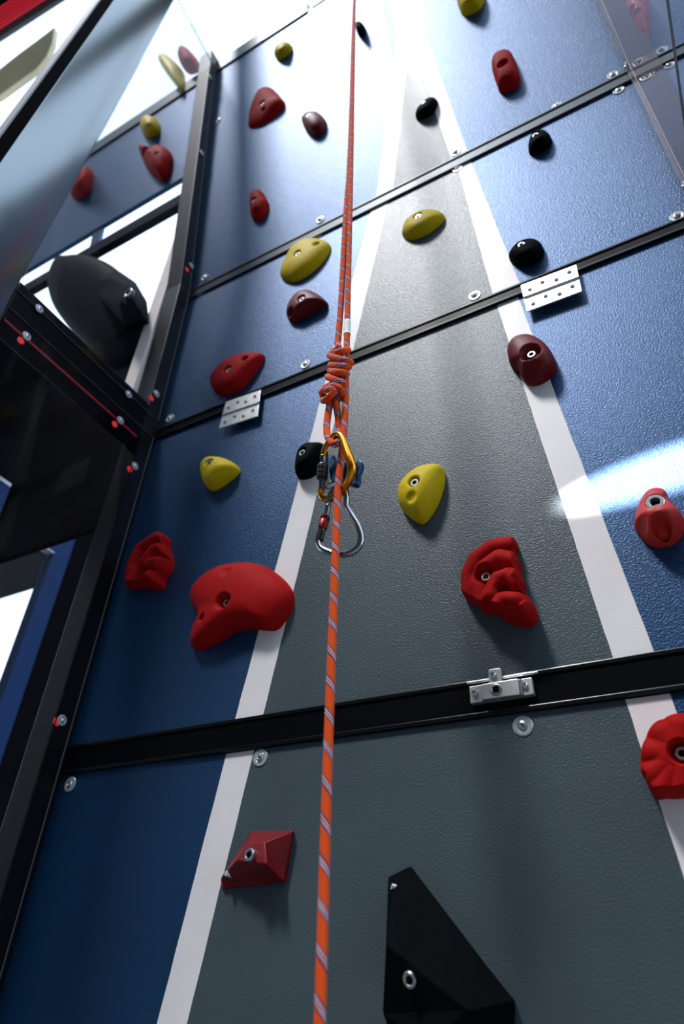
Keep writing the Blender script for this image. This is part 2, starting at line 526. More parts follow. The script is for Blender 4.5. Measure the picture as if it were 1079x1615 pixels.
# posts
def side_profile():
    pr = [(-1.5, 0.0), (PL[3].o.z, 0.0), (PL[4].o.z, PL[4].o.y)]
    top = PL[4].P(0, S4_D1)
    pr.append((top.z, top.y))
    return pr
def post(xa, xb, front, back, m, name='frame_post', z1=None):
    pr = side_profile()
    v, f = [], []
    for z, y in pr:
        v += [(xa, y - front, z), (xb, y - front, z), (xb, y + back, z), (xa, y + back, z)]
    n = len(pr)
    for i in range(n - 1):
        for j in range(4):
            j2 = (j + 1) % 4
            f.append((i * 4 + j, i * 4 + j2, i * 4 + 4 + j2, i * 4 + 4 + j))
    f += [(0, 1, 2, 3), tuple((n - 1) * 4 + j for j in range(4))]
    return build(name, v, f, m, bevel=0.002)
def wall_y(z):
    pr = side_profile()
    for (z0, y0), (z1, y1) in zip(pr, pr[1:]):
        if z <= z1: return y0 + (y1 - y0) * (z - z0) / (z1 - z0)
    return pr[-1][1]
PF = 0.052
lp = post(-0.648, XL - 0.004, PF, 0.03, 'black_post')
tag(lp, 'black upright post on the left of the lane, clear sheet bolted to it', 'post')
rp = post(XR + 0.004, 0.800, PF * 0.6, 0.03, 'black_post')
tag(rp, 'dark upright post at the right edge beside the pink-tinged sheet', 'post')
XS = XL - 0.004 + 0.0005      # inner face of left post: sheets sit here
def side_bolt(parent, pos, nx):
    return washer_screw(parent, pos, Vector((nx, 0, 0)), 0.0105)

# left clear sheets and the arm between them
def sheet(name, xa, xb, prof, label, m='sheet'):
    # m: sheet material of the two faces
    """prof: closed (y, z) outline"""
    n = len(prof)
    v = [(xa, y, z) for y, z in prof] + [(xb, y, z) for y, z in prof]
    f = [tuple(range(n)), tuple(range(n, 2 * n))] + [(i, (i + 1) % n, n + (i + 1) % n, n + i) for i in range(n)]
    o = build(name, v, f, None, mats=[m, 'sheet_edge'], fmat=[0, 0] + [1] * n)
    return tag(o, label, 'screen', 'clear divider sheets')
XA, XB = XS, XS + 0.004
YO = -0.480
zt = PL[4].P(0, S4_D1).z
sh_up = sheet('divider_sheet', XA, XB, [(-0.012, 0.485), (YO, 0.485), (YO, 2.36), (wall_y(zt) - 0.01, 2.30), (wall_y(ZC) - 0.012, ZC)], 'tall clear plastic sheet above the black arm, showing holds of the next lane')
sh_lo = sheet('divider_sheet', XA, XB, [(-0.012, -1.45), (YO, -1.45), (YO, 0.425), (-0.012, 0.425)], 'dark-looking clear plastic sheet below the black arm at the left edge')
arm = aabb('support_arm', (-0.648, YO, 0.392), (XA - 0.0005, -0.053, 0.515), 'black_rail', bevel=0.004)
tag(arm, 'black horizontal arm sticking out from the left post with four round bolts', 'arm')
for px, py in ((62, 487), (203, 622), (42, 530), (190, 663)):
    q = on_x(px, py, XB)
    side_bolt(arm, q, 1)
for px, py in ((302, 419), (247, 621), (213, 735), (98, 1136), (318, 241), (331, 121)):
    q = on_x(px, py, XB)
    q.y = max(min(q.y, wall_y(q.z) - 0.016), wall_y(q.z) - PF + 0.006)
    side_bolt(lp, q, 1)
# glowing discs and strip stand in for red reflections beside bolts and under arm
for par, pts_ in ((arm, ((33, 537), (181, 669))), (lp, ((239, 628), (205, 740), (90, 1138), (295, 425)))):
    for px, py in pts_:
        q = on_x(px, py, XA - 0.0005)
        lathe('red_glint_disc', q, Vector((1, 0, 0)), [(0.0085, -0.001), (0.0085, 0.0004), (0.004, 0.0006)], 'glint_glow', par, 16)
aabb('red_reflection_line', (XA - 0.004, YO + 0.01, 0.3885), (XA - 0.0006, -0.06, 0.3920), 'reflection_glow', arm)
# thin bright edging on the left post
for (z0, z1) in ((-1.45, 0.39),):
    aabb('edge_strip', (XB - 0.001, -PF - 0.0015, z0), (XB + 0.001, -PF, z1), 'black_rail', lp)

# glossy black end pillar
pil = empty('end_pillar', (-0.62, -0.57, -1.5))
tag(pil, 'polished black pillar with a grey front edge at the upper left', 'pillar')
aabb('glossy_side', (-0.650, -0.640, -1.5), (XB, YO - 0.002, 4.3), 'mirror_black', pil, bevel=0.002)
aabb('black_edge', (-0.630, -0.668, -1.5), (XB + 0.001, -0.640, 4.3), 'dark', pil)
aabb('grey_front', (-0.630, -0.672, -1.5), (XB + 0.001, -0.668, 4.3), 'alu', pil)

# right clear sheet
tag(sheet('divider_sheet', XR + 0.0035 - 0.004, XR + 0.0035, [(-0.012, 0.44), (-0.47, 0.44), (-0.47, 2.36), (wall_y(zt) - 0.01, 2.30), (wall_y(ZC) - 0.012, ZC)], 'x', 'sheet_thin'), 'clear plastic sheet at the upper right edge in front of a red hold', 'screen', 'clear divider sheets')
for px, py in ((983, 76), (1077, 275)):
    q = on_x(px, py, XR - 0.0008)
    q.y = max(min(q.y, wall_y(q.z) - 0.010), wall_y(q.z) - 0.028)
    side_bolt(rp, q, -1)

# ------------------------------------------------------------------ neighbouring lanes
t = slab('neighbour_panel', 4, -1.95, -0.655, 0.690, S4_D0 + 0.02, -TH, 0, 'navy')
tag(t, 'blurred navy panel of the next lane seen through the left sheet', 'wall panel')
rail(4, S4_D0, S4_D1, -1.95, -0.655, 0.006, 'dark top rail of the next lane seen through the left sheet', lip=False, m='steel_rail')
rail(4, 0.535, 0.592, -1.95, -0.655, 0.0, 'dark bar crossing the white opening seen through the left sheet', lip=False)
t = slab('spacer_strut', 4, -1.175, -1.125, 0.592, 0.690, -TH, -0.004, 'navy')
tag(t, 'short dark strut joining the navy panel and the bar behind the left sheet', 'strut')
rail(4, -0.06, 0.02, -1.95, -0.655, 0.0, 'dark bar at the bottom of the white opening behind the large black hold', lip=False)
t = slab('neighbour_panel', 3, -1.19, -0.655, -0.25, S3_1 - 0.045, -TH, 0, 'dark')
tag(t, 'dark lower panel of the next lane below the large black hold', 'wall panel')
t = aabb('trim_strip', (-0.700, -0.072, 0.52), (-0.654, -0.030, 1.42), 'beige', bevel=0.003)
tag(t, 'pale beige strip running up behind the left post', 'trim')
t = slab('clear_panel', 4, -1.95, -0.655, S4_D1, S4_D1 + 0.55, -0.008, 0, 'sheet')
tag(t, 'clear top panel of the next lane carrying a red and a yellow hold', 'wall panel')
# right-hand lane
t = slab('neighbour_panel', 4, 0.802, 1.6, S4_0 - 0.02, S4_D0, -TH, 0, 'navy')
tag(t, 'navy panel with a pointed red hold seen through the right sheet', 'wall panel')
for px, py in ((1022, 91),):
    x, s = on(px, py, 4)
    washer_screw(t, PL[4].P(max(x, 0.82), s, 0.0005), PL[4].n)
t = slab('neighbour_panel', 3, 0.802, 1.6, S3_0, S3_1 + 0.02, -TH, 0, 'navy')
tag(t, 'pale pinkish panel below the rail seen through the right sheet', 'wall panel')
for px, py in ((1036, 113),):
    x, s = on(px, py, 3)
    washer_screw(t, PL[3].P(max(x, 0.82), s, 0.0005), PL[3].n)
rail(4, -0.0205, S4_0, 0.802, 1.6, 0.006, 'short piece of rail seen through the right sheet below the pointed red hold', m='steel_rail')

# ------------------------------------------------------------------ holds
def smooth01(x):
    x = max(0.0, min(1.0, x))
    return x * x * (3 - 2 * x)
def seg_d2(x, s, a, b):
    dx, ds = b[0] - a[0], b[1] - a[1]
    t = ((x - a[0]) * dx + (s - a[1]) * ds) / max(dx * dx + ds * ds, 1e-12)
    t = max(0.0, min(1.0, t))
    return (x - a[0] - dx * t) ** 2 + (s - a[1] - ds * t) ** 2
def hold(name, k, outline, H, peak, m, label, bolt=None, bumps=(), holes=(), lobes=(), a=2.0, rad=22, ang=80, base_k=0.35, bolt_r=0.0078, recess=0.010, recess_r=0.0135, flat=0.0, group=None, lobe_only=False):
    """resin hold: outline traced on the panel, domed to height H, with dimples, lobes and a sunk bolt"""
    out2 = [on(x, y, k, H * base_k) for x, y in outline]
    out2 = [tuple(p) for p in catmull([(x, s, 0) for x, s in out2], 150 if lobes else ang)]
    cx, cs = on(*peak, k, H * 0.9)
    B = [(on(x, y, k, H * 0.7), r, amp) for x, y, r, amp in bumps]
    Hs = [(on(x, y, k, H * 0.7), r, d) for x, y, r, d in holes]
    Lb = [([on(x, y, k, hh * 0.8) for x, y in pts], r, hh) for pts, r, hh in lobes]
    bp = on(*bolt, k, H * 0.75) if bolt else None
    p = PL[k]
    def height(x, s, h0, edge):
        h = h0
        if Lb:
            hl = 0.0
            for pts, r, hh in Lb:
                d2 = min(seg_d2(x, s, a_, b_) for a_, b_ in zip(pts, pts[1:])) / (r * r)
                if d2 < 1:
                    hl = max(hl, hh * (1 - d2) ** 0.45)
            h = max(h * 0.5, hl * smooth01(edge * 2.2) ** 0.5)
        for (bx, bs), r, amp in B:
            h += amp * math.exp(-((x - bx) ** 2 + (s - bs) ** 2) / (r * r)) * smooth01(edge * 2.5)
        for (hx, hs), r, d in Hs:
            q = math.hypot(x - hx, s - hs) / r
            h -= d * (1 - smooth01((q - 0.35) / 0.65)) * smooth01(edge * 3)
        if bp:
            q = math.hypot(x - bp[0], s - bp[1]) / recess_r
            h -= recess * (1 - smooth01((q - 0.55) / 0.45)) * smooth01(edge * 3)
        return max(h, 0.0005)
    v, f = [], []
    rings = [(0.0, -0.0015)]
    if lobes: rad = 64
    else: rad = max(rad, 34)
    for i in range(rad):
        tt = (i / rad) ** 1.6
        hh = (1 - (1 - tt) ** a) ** (1 / a)
        rings.append((tt, hh))
    # finer rings in the middle so dimples keep their form
    for ri, (tt, hh) in enumerate(rings):
        for x, s, _ in out2:
            X, Y = x + (cx - x) * tt, s + (cs - s) * tt
            if ri == 0:
                v.append(p.P(X, Y, -0.0015))
            else:
                hv = H * (hh * (1 - flat) + flat * min(1, hh * 1.6))
                v.append(p.P(X, Y, height(X, Y, hv, hh)))
    top = len(v)
    v.append(p.P(cx, cs, height(cx, cs, H, 1.0)))
    n = len(out2)
    for r_ in range(len(rings) - 1):
        for j in range(n):
            j2 = (j + 1) % n
            f.append((r_ * n + j, r_ * n + j2, (r_ + 1) * n + j2, (r_ + 1) * n + j))
    for j in range(n):
        f.append(((len(rings) - 1) * n + j, (len(rings) - 1) * n + (j + 1) % n, top))
    f.append(tuple(range(n)))
    o = build(name, v, f, m, smooth=True)
    tag(o, label, 'climbing hold', group or 'climbing holds on the main lane')
    if bp:
        # drop the bolt to the recess floor: nearest vertices
        best = sorted(((q - p.o).dot(p.n), ((q - p.o).x - bp[0]) ** 2 + ((q - p.o).dot(p.u) - bp[1]) ** 2) for q in map(Vector, v[n:]))
        near = sorted(best, key=lambda e: e[1])[:6]
        hb = sum(e[0] for e in near) / len(near)
        socket_bolt(o, p.P(bp[0], bp[1], hb + 0.002), p.n, bolt_r)
    return o

# --- top panel
c4 = lambda pts: crop(380, 80, 5.767, pts)
c4b = lambda pts: crop(300, 0, 2.569, pts)
c5 = lambda pts: crop(660, 0, 2.575, pts)
c7 = lambda pts: crop(300, 330, 2.6975, pts)
c8 = lambda pts: crop(700, 330, 2.847, pts)
d1 = lambda pts: crop(180, 680, 3.372, pts)
d2 = lambda pts: crop(600, 700, 3.597, pts)
d3 = lambda pts: crop(860, 680, 4.251, pts)
d4 = lambda pts: crop(680, 1000, 2.704, pts)
d6 = lambda pts: crop(300, 1260, 4.15, pts)
d7 = lambda pts: crop(560, 1320, 3.597, pts)
h6 = lambda pts: crop(440, 500, 4.035, pts)
L1 = lambda pts: crop(60, 0, 3.8536, pts)
L2 = lambda pts: crop(0, 0, 2.997, pts)
L3 = lambda pts: crop(20, 320, 3.597, pts)
def caps(fn, lst): return [(fn(pts), r, hh) for pts, r, hh in lst]
def one(fn, x, y): return fn([(x, y)])[0]
def pl(fn, lst): return [(*one(fn, e[0], e[1]), *e[2:]) for e in lst]

hold('climbing_hold', 4, c4([(65, 680), (62, 600), (80, 500), (110, 420), (150, 350), (200, 318), (260, 325), (320, 370), (370, 430), (392, 465), (360, 520), (300, 580), (220, 640), (150, 675)]), 0.024, one(c4, 215, 480), 'red',
     'large red shield-shaped hold high on the left of the top panel', one(c4, 200, 490), holes=pl(c4, [(212, 545, 0.012, 0.008)]), bumps=pl(c4, [(330, 470, 0.04, 0.01)]))
hold('climbing_hold', 4, c4([(550, 620), (575, 580), (610, 560), (680, 555), (730, 580), (765, 630), (755, 690), (720, 735), (660, 758), (600, 730), (565, 680)]), 0.032, one(c4, 640, 620), 'darkred',
     'small round glossy dark-red hold beside the rope on the top panel', one(c4, 615, 590), a=2.3)
hold('climbing_hold', 4, c4([(75, 1340), (90, 1280), (130, 1250), (180, 1265), (215, 1320), (240, 1370), (225, 1440), (190, 1500), (140, 1535), (95, 1520), (75, 1440)]), 0.03, one(c4, 140, 1380), 'red',
     'small knobbly red hold low on the left of the top panel', one(c4, 122, 1370), holes=pl(c4, [(135, 1460, 0.013, 0.012)]))
hold('climbing_hold', 4, c4b([(338, 218), (345, 190), (365, 172), (392, 168), (408, 178), (400, 198), (372, 222), (350, 230)]), 0.035, one(c4b, 370, 198), 'yellow',
     'pale washed-out yellow hold just under the top rail')
hold('climbing_hold', 4, c5([(152, -15), (165, -40), (215, -55), (262, -35), (255, 0), (230, 27), (180, 45), (162, 25)]), 0.045, one(c5, 205, 0), 'yellow',
     'yellow hold cut off by the upper picture edge', one(c5, 190, -25))
hold('climbing_hold', 4, c5([(297, 250), (310, 220), (345, 203), (375, 210), (395, 250), (410, 310), (385, 345), (330, 362), (318, 340), (300, 290)]), 0.036, one(c5, 350, 270), 'red',
     'upright red hold with a hollow centre at the right of the top panel', one(c5, 345, 268), a=2.6, recess=0.02, recess_r=0.017, holes=pl(c5, [(355, 330, 0.014, 0.010)]))
hold('climbing_hold', 4, c4b([(910, 468), (915, 445), (945, 410), (980, 390), (1000, 403), (988, 440), (955, 466), (922, 477)]), 0.028, one(c4b, 955, 432), 'black',
     'small black hold beside the right white stripe on the top panel', one(c4b, 945, 412), bolt_r=0.006)
hold('climbing_hold', 4, c4b([(672, 95), (688, 88), (705, 102), (698, 128), (684, 136), (672, 125)]), 0.04, one(c4b, 688, 112), 'black',
     'tiny black hold half hidden by the top of the rope')
# --- third panel
hold('climbing_hold', 3, c5([(443, 600), (450, 560), (470, 535), (510, 525), (538, 550), (530, 580), (490, 602), (455, 617)]), 0.032, one(c5, 488, 562), 'black',
     'rounded black hold right under the upper rail', one(c5, 475, 548))
hold('climbing_hold', 3, c7([(898, 92), (915, 50), (960, 15), (1010, 0), (1060, 5), (1079, 25), (1050, 60), (1000, 95), (940, 117), (905, 110)]), 0.03, one(c7, 975, 50), 'yellow',
     'yellow leaf-shaped hold between the white stripes', one(c7, 970, 32), a=2.3)
hold('climbing_hold', 3, c7([(378, 270), (395, 220), (430, 160), (480, 125), (540, 120), (587, 138), (585, 170), (550, 220), (500, 265), (440, 297), (395, 292)]), 0.032, one(c7, 470, 200), 'yellow',
     'large oval yellow hold left of the rope with a dimple', one(c7, 460, 195), holes=pl(c7, [(537, 150, 0.014, 0.008)]), a=2.3)
hold('climbing_hold', 3, c7([(405, 440), (420, 395), (455, 355), (500, 343), (545, 360), (578, 390), (550, 407), (500, 432), (455, 457), (420, 470)]), 0.036, one(c7, 482, 385), 'darkred',
     'dark-red half-round hold left of the rope above the knot', one(c7, 478, 388), a=2.3, holes=pl(c7, [(425, 435, 0.015, 0.01)]))
hold('climbing_hold', 3, c7([(80, 722), (95, 690), (130, 650), (180, 622), (240, 606), (306, 610), (292, 650), (255, 702), (210, 752), (150, 782), (98, 770)]), 0.034, one(c7, 180, 695), 'red',
     'red pointed teardrop hold above the left hinge', one(c7, 165, 688), holes=pl(c7, [(235, 640, 0.013, 0.010)]), a=2.3)
hold('climbing_hold', 3, c8([(288, 207), (315, 165), (350, 143), (400, 133), (438, 150), (444, 185), (420, 217), (370, 241), (320, 238)]), 0.033, one(c8, 370, 180), 'black',
     'black almond-shaped hold above the right hinge', one(c8, 348, 158), a=2.3)
# --- second panel
hold('climbing_hold', 2, c8([(283, 640), (290, 605), (320, 575), (380, 565), (440, 590), (480, 630), (498, 680), (482, 722), (440, 757), (390, 771), (358, 760), (330, 715), (295, 690)]), 0.045, one(c8, 395, 655), 'darkred',
     'rounded dark-red hold on the right white stripe with a brass bolt', one(c8, 395, 655), a=2.6, recess=0.014, recess_r=0.022, holes=pl(c8, [(388, 722, 0.018, 0.010)]))
hold('climbing_hold', 2, d1([(460, 232), (458, 180), (490, 140), (550, 134), (610, 150), (652, 185), (630, 222), (580, 262), (520, 297), (480, 287)]), 0.042, one(d1, 525, 195), 'yellow',
     'small yellow teardrop hold below the left hinge', one(d1, 512, 175), a=2.2)
hold('climbing_hold', 2, h6([(102, 1000), (104, 920), (128, 842), (178, 800), (240, 794), (280, 800), (285, 850), (255, 935), (200, 992), (140, 1012)]), 0.042, one(h6, 180, 890), 'black',
     'black teardrop hold directly left of the gold carabiner', one(h6, 152, 868), a=2.2)
hold('climbing_hold', 2, d2([(96, 290), (105, 240), (150, 180), (220, 130), (290, 112), (342, 118), (352, 170), (337, 250), (300, 342), (240, 424), (200, 427), (140, 387), (105, 342)]), 0.042, one(d2, 205, 250), 'yellow',
     'yellow hold with a mouth-like dimple right of the carabiners', one(d2, 200, 228), holes=pl(d2, [(188, 316, 0.013, 0.0045)]), a=2.4)
hold('climbing_hold', 2, d2([(460, 800), (465, 720), (510, 620), (590, 555), (680, 520), (750, 523), (772, 575), (762, 605), (788, 680), (790, 720), (812, 790), (800, 838), (850, 880), (882, 950), (862, 1012), (800, 1022), (720, 1002), (650, 950), (590, 952), (540, 912), (500, 888), (465, 850)]), 0.036, one(d2, 660, 780), 'red',
     'big ribbed red hold shaped like stacked shells right of the lane centre', one(d2, 605, 762),
     lobes=caps(d2, [([(495, 845), (490, 740), (540, 645), (625, 580), (745, 560)], 0.020, 0.030), ([(575, 905), (550, 800), (590, 700), (665, 645), (755, 660)], 0.023, 0.045),
                     ([(630, 860), (665, 770), (720, 750), (775, 785)], 0.023, 0.056), ([(655, 935), (700, 885), (755, 890)], 0.023, 0.062), ([(730, 965), (760, 940)], 0.020, 0.056), ([(815, 935), (835, 960)], 0.022, 0.056)]),
     holes=pl(d2, [(718, 862, 0.010, 0.026)]), recess=0.016, recess_r=0.019, rad=34, ang=110, lobe_only=True)
hold('climbing_hold', 2, d3([(593, 622), (608, 540), (638, 460), (690, 395), (760, 378), (812, 400), (827, 450), (880, 510), (927, 570), (927, 622), (887, 692), (830, 732), (740, 747), (668, 717), (620, 662)]), 0.044, one(d3, 755, 560), 'brightred',
     'orange-red mask-like hold at the right edge in the patch of light', one(d3, 743, 495), a=2.5, holes=pl(d3, [(780, 650, 0.015, 0.032), (640, 640, 0.014, 0.008)]), bumps=pl(d3, [(830, 575, 0.016, 0.008), (700, 590, 0.014, 0.006)]), bolt_r=0.0125, recess=0.008, recess_r=0.016, rad=30)
hold('climbing_hold', 2, d1([(60, 792), (68, 690), (110, 610), (200, 540), (250, 538), (283, 568), (281, 610), (302, 680), (287, 740), (258, 780), (252, 822), (220, 838), (170, 826), (130, 822), (75, 832)]), 0.036, one(d1, 180, 690), 'red',
     'ribbed red hold at the left post with scalloped right side', None,
     lobes=caps(d1, [([(78, 805), (85, 710), (130, 620), (220, 560), (262, 563)], 0.021, 0.036), ([(150, 700), (205, 630), (268, 608)], 0.021, 0.046), ([(190, 700), (285, 683)], 0.020, 0.054),
                     ([(190, 765), (265, 742)], 0.021, 0.060), ([(205, 800), (235, 815)], 0.015, 0.048), ([(110, 800), (150, 770)], 0.020, 0.034)]),
     holes=pl(d1, [(158, 665, 0.013, 0.03)]), rad=34, ang=100, lobe_only=True)
hold('climbing_hold', 2, d1([(395, 1120), (408, 1060), (438, 985), (402, 905), (402, 840), (470, 760), (560, 712), (680, 692), (790, 708), (872, 760), (927, 830), (933, 900), (902, 972), (850, 1037), (790, 1043), (700, 1037), (620, 1057), (540, 1102), (450, 1147), (410, 1147)]), 0.046, one(d1, 640, 880), 'red',
     'largest red kidney-shaped hold overlapping the left white stripe', one(d1, 597, 912), holes=pl(d1, [(475, 995, 0.009, 0.014), (603, 757, 0.014, 0.003)]), a=2.5, recess=0.016, recess_r=0.018, rad=34, ang=110)
# --- lowest panel
hold('climbing_hold', 1, d4([(897, 590), (905, 500), (930, 430), (980, 375), (1050, 350), (1120, 352), (1175, 395), (1200, 470), (1195, 560), (1160, 630), (1100, 680), (1040, 692), (1000, 690), (960, 694), (930, 662), (925, 630)]), 0.042, one(d4, 1060, 520), 'red',
     'red flower-shaped hold cut off by the right picture edge', one(d4, 1073, 515), rad=34, ang=110, lobe_only=True,
     lobes=caps(d4, [([(q_[0], q_[1]), (1060 + (q_[0] - 1060) * 0.45, 520 + (q_[1] - 520) * 0.45)], 0.026, 0.046) for q_ in [(1060, 395), (985, 425), (940, 505), (945, 595), (985, 655), (1065, 650), (1140, 610), (1165, 520), (1135, 430)]] + [([(1030, 520), (1090, 520)], 0.050, 0.047)]), recess=0.014, recess_r=0.016)

def faceted(k, verts, faces, m, label, bolt=None, screw=None, bev=0.002):
    p = PL[k]
    V = []
    for px, py, h in verts:
        x, s = on(px, py, k, max(h, 0))
        V.append(p.P(x, s, h))
    o = build('climbing_hold', V, faces, m, bevel=bev)
    tag(o, label, 'climbing hold', 'climbing holds on the main lane')
    for b, r, mm in ((bolt, 0.0088, 'steel'), (screw, 0.004, 'steel')):
        if b:
            px, py, h, nn = b
            x, s = on(px, py, k, h)
            socket_bolt(o, p.P(x, s, h), Vector(nn).normalized(), r, mm)
    return o
dv = pl(d6, [(200, 520, 0.0), (388, 222, 0.0), (402, 209, 0.0), (682, 204, 0.0), (632, 545, 0.0), (232, 592, 0.0), (200, 578, 0.0),      # base 0-6
             (204, 512, 0.010), (385, 290, 0.030), (480, 285, 0.036), (500, 425, 0.046), (672, 212, 0.010), (612, 548, 0.008), (212, 580, 0.006), (300, 400, 0.034)])
faceted(1, dv, [(0, 7, 14, 8, 1), (1, 8, 2), (2, 8, 9, 11, 3), (9, 10, 12, 11), (3, 11, 12, 4), (8, 14, 10, 9), (14, 7, 13, 12, 10), (4, 12, 13, 5), (0, 6, 13, 7), (6, 5, 13), (0, 1, 2, 3, 4, 5, 6)], 'darkred',
        'dark-red faceted hold with a shiny bolt on the lowest panel', (*one(d6, 392, 367), 0.043, (-0.1, -1, 0.1)), (*one(d6, 247, 490), 0.017, (-0.4, -1, 0.2)))
bv = pl(d7, [(188, 225, 0.0), (300, 172, 0.0), (912, 935, 0.0), (905, 1120, 0.0), (520, 1260, 0.0), (200, 1130, 0.0), (158, 1000, 0.0), (175, 620, 0.0),
             (318, 163, 0.016), (205, 350, 0.034), (178, 612, 0.062), (650, 985, 0.110), (900, 930, 0.030), (420, 1190, 0.075)])
faceted(1, bv, [(0, 9, 8, 1), (0, 7, 10, 9), (9, 10, 11, 12, 8), (1, 8, 12, 2), (2, 12, 3), (12, 11, 13, 3), (10, 7, 6), (10, 6, 5, 13, 11), (3, 13, 4), (4, 13, 5), (0, 1, 2, 3, 4, 5, 6, 7)], 'black',
        'big black faceted wedge volume at the bottom of the picture', (*one(d7, 315, 808), 0.070, (-0.2, -1, -0.35)), (*one(d7, 222, 285), 0.022, (-0.7, -0.7, 0.1)))

# --- neighbour lane holds
G2 = 'climbing holds of the next lane behind the left sheet'
hold('climbing_hold', 4, L2([(648, 690), (665, 678), (700, 690), (750, 680), (790, 700), (806, 740), (795, 790), (770, 840), (730, 830), (690, 790), (660, 730)]), 0.05, one(L2, 740, 740), 'red',
     'lumpy red hold seen through the left sheet on the navy panel', one(L2, 748, 738), holes=pl(L2, [(690, 712, 0.03, 0.02)]), group=G2)
hold('climbing_hold', 4, L2([(330, 920), (345, 850), (385, 780), (415, 785), (428, 830), (410, 890), (370, 925)]), 0.05, one(L2, 385, 850), 'red',
     'red hold partly hidden by the edge of the left sheet', one(L2, 360, 850), group=G2)
hold('climbing_hold', 4, L2([(660, 600), (668, 560), (700, 542), (738, 560), (745, 600), (715, 625), (680, 632)]), 0.05, one(L2, 700, 585), 'yellow',
     'pale yellow round hold seen through the left sheet under the top rail', group=G2)
hold('climbing_hold', 4, L1([(860, 275), (900, 285), (945, 330), (968, 375), (955, 410), (905, 425), (865, 390), (845, 330)]), 0.06, one(L1, 905, 350), 'red',
     'glossy red teardrop hold against white sky at the upper left', group=G2)
hold('climbing_hold', 4, L1([(725, 345), (740, 315), (780, 330), (830, 370), (868, 420), (878, 490), (870, 540), (830, 510), (790, 460), (745, 395)]), 0.06, one(L1, 800, 420), 'yellow',
     'long yellow hold against white sky at the upper left', group=G2)
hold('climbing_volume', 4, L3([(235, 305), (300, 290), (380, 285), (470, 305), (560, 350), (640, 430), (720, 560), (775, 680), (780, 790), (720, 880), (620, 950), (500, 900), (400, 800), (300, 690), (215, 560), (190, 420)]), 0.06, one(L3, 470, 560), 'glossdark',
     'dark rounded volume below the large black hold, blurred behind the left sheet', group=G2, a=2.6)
nv = pl(L3, [(465, 440, 0.0), (590, 375, 0.0), (700, 450, 0.0), (765, 560, 0.0), (780, 700, 0.0), (640, 705, 0.0), (490, 540, 0.0),
             (560, 420, 0.08), (655, 470, 0.12), (710, 600, 0.11), (600, 570, 0.13)])
p = PL[4]
V = []
for px, py, h in nv:
    x, s = on(px, py, 4, h + 0.062)
    V.append(p.P(x, s, h + 0.062))
o = build('climbing_hold', V, [(0, 1, 7), (1, 8, 7), (1, 2, 8), (2, 3, 8), (3, 9, 8), (3, 4, 9), (4, 5, 9), (5, 10, 9), (5, 6, 10), (6, 0, 7, 10), (7, 8, 10), (8, 9, 10), (0, 1, 2, 3, 4, 5, 6)], 'black', bevel=0.008)
tag(o, 'large black faceted hold seen through the left sheet against white', 'climbing hold', G2)
x, s = on(*one(L3, 663, 517), 4, 0.187)
socket_bolt(o, p.P(x, s, 0.190), p.n, 0.016)
hold('climbing_hold', 4, crop(960, 0, 4.487, [(105, -40), (140, -90), (220, -100), (270, -40), (285, 60), (290, 180), (278, 300), (262, 308), (220, 260), (150, 160), (115, 60)]), 0.05, one(lambda q: crop(960, 0, 4.487, q), 205, 60), 'brightred',
     'pointed red hold behind the right sheet in the upper right corner', one(lambda q: crop(960, 0, 4.487, q), 155, 85), holes=[(*one(lambda q: crop(960, 0, 4.487, q), 205, 120), 0.012, 0.008)])

# ------------------------------------------------------------------ hinges and latch
def hinge(corners, label, hz):
    """corners px: top-left, top-right, bottom-right, bottom-left"""
    q = [on(x, y, 2, hz) for x, y in corners]
    t = empty('hinge', PL[2].P(*q[3], hz))
    tag(t, label, 'hinge', 'metal hinges on the thin rail')
    def bil(u, v):
        top = (q[0][0] + (q[1][0] - q[0][0]) * u, q[0][1] + (q[1][1] - q[0][1]) * u)
        bot = (q[3][0] + (q[2][0] - q[3][0]) * u, q[3][1] + (q[2][1] - q[3][1]) * u)
        return (bot[0] + (top[0] - bot[0]) * v, bot[1] + (top[1] - bot[1]) * v)
    for v0, v1 in ((0.0, 0.46), (0.54, 1.0)):
        lf = prism_panel('leaf', 2, [bil(0, v0), bil(1, v0), bil(1, v1), bil(0, v1)], hz - 0.0035, hz, 'plate', t, bevel=0.0006)
        for i in range(4):
            x, s = bil(0.14 + 0.24 * i, (v0 + v1) / 2 + (0.05 if i % 2 else -0.05))
            lathe('screw', PL[2].P(x, s, hz), PL[2].n, [(0.0042, -0.001), (0.0042, 0.0012), (0.003, 0.0022), (0.0014, 0.0022), (0.0012, 0.001)], 'alu', lf, 14)
    a, b = bil(0.01, 0.5), bil(0.99, 0.5)
    P0, P1 = PL[2].P(*a, hz), PL[2].P(*b, hz)
    for i in range(3):
        c0 = P0.lerp(P1, i / 3 + 0.004)
        c1 = P0.lerp(P1, (i + 1) / 3 - 0.004)
        ln = (c1 - c0).length
        lathe('knuckle', c0, c1 - c0, [(0.0036, 0), (0.0036, ln)], 'plate', t, 14)
    return t
hinge([(821, 450), (909, 417), (918, 459), (831, 491)], 'metal hinge with eight screws on the right of the thin rail', 0.015)
hinge([(356, 634), (411, 615), (406, 656), (345, 676)], 'metal hinge on the left of the thin rail near the teardrop hold', 0.015)

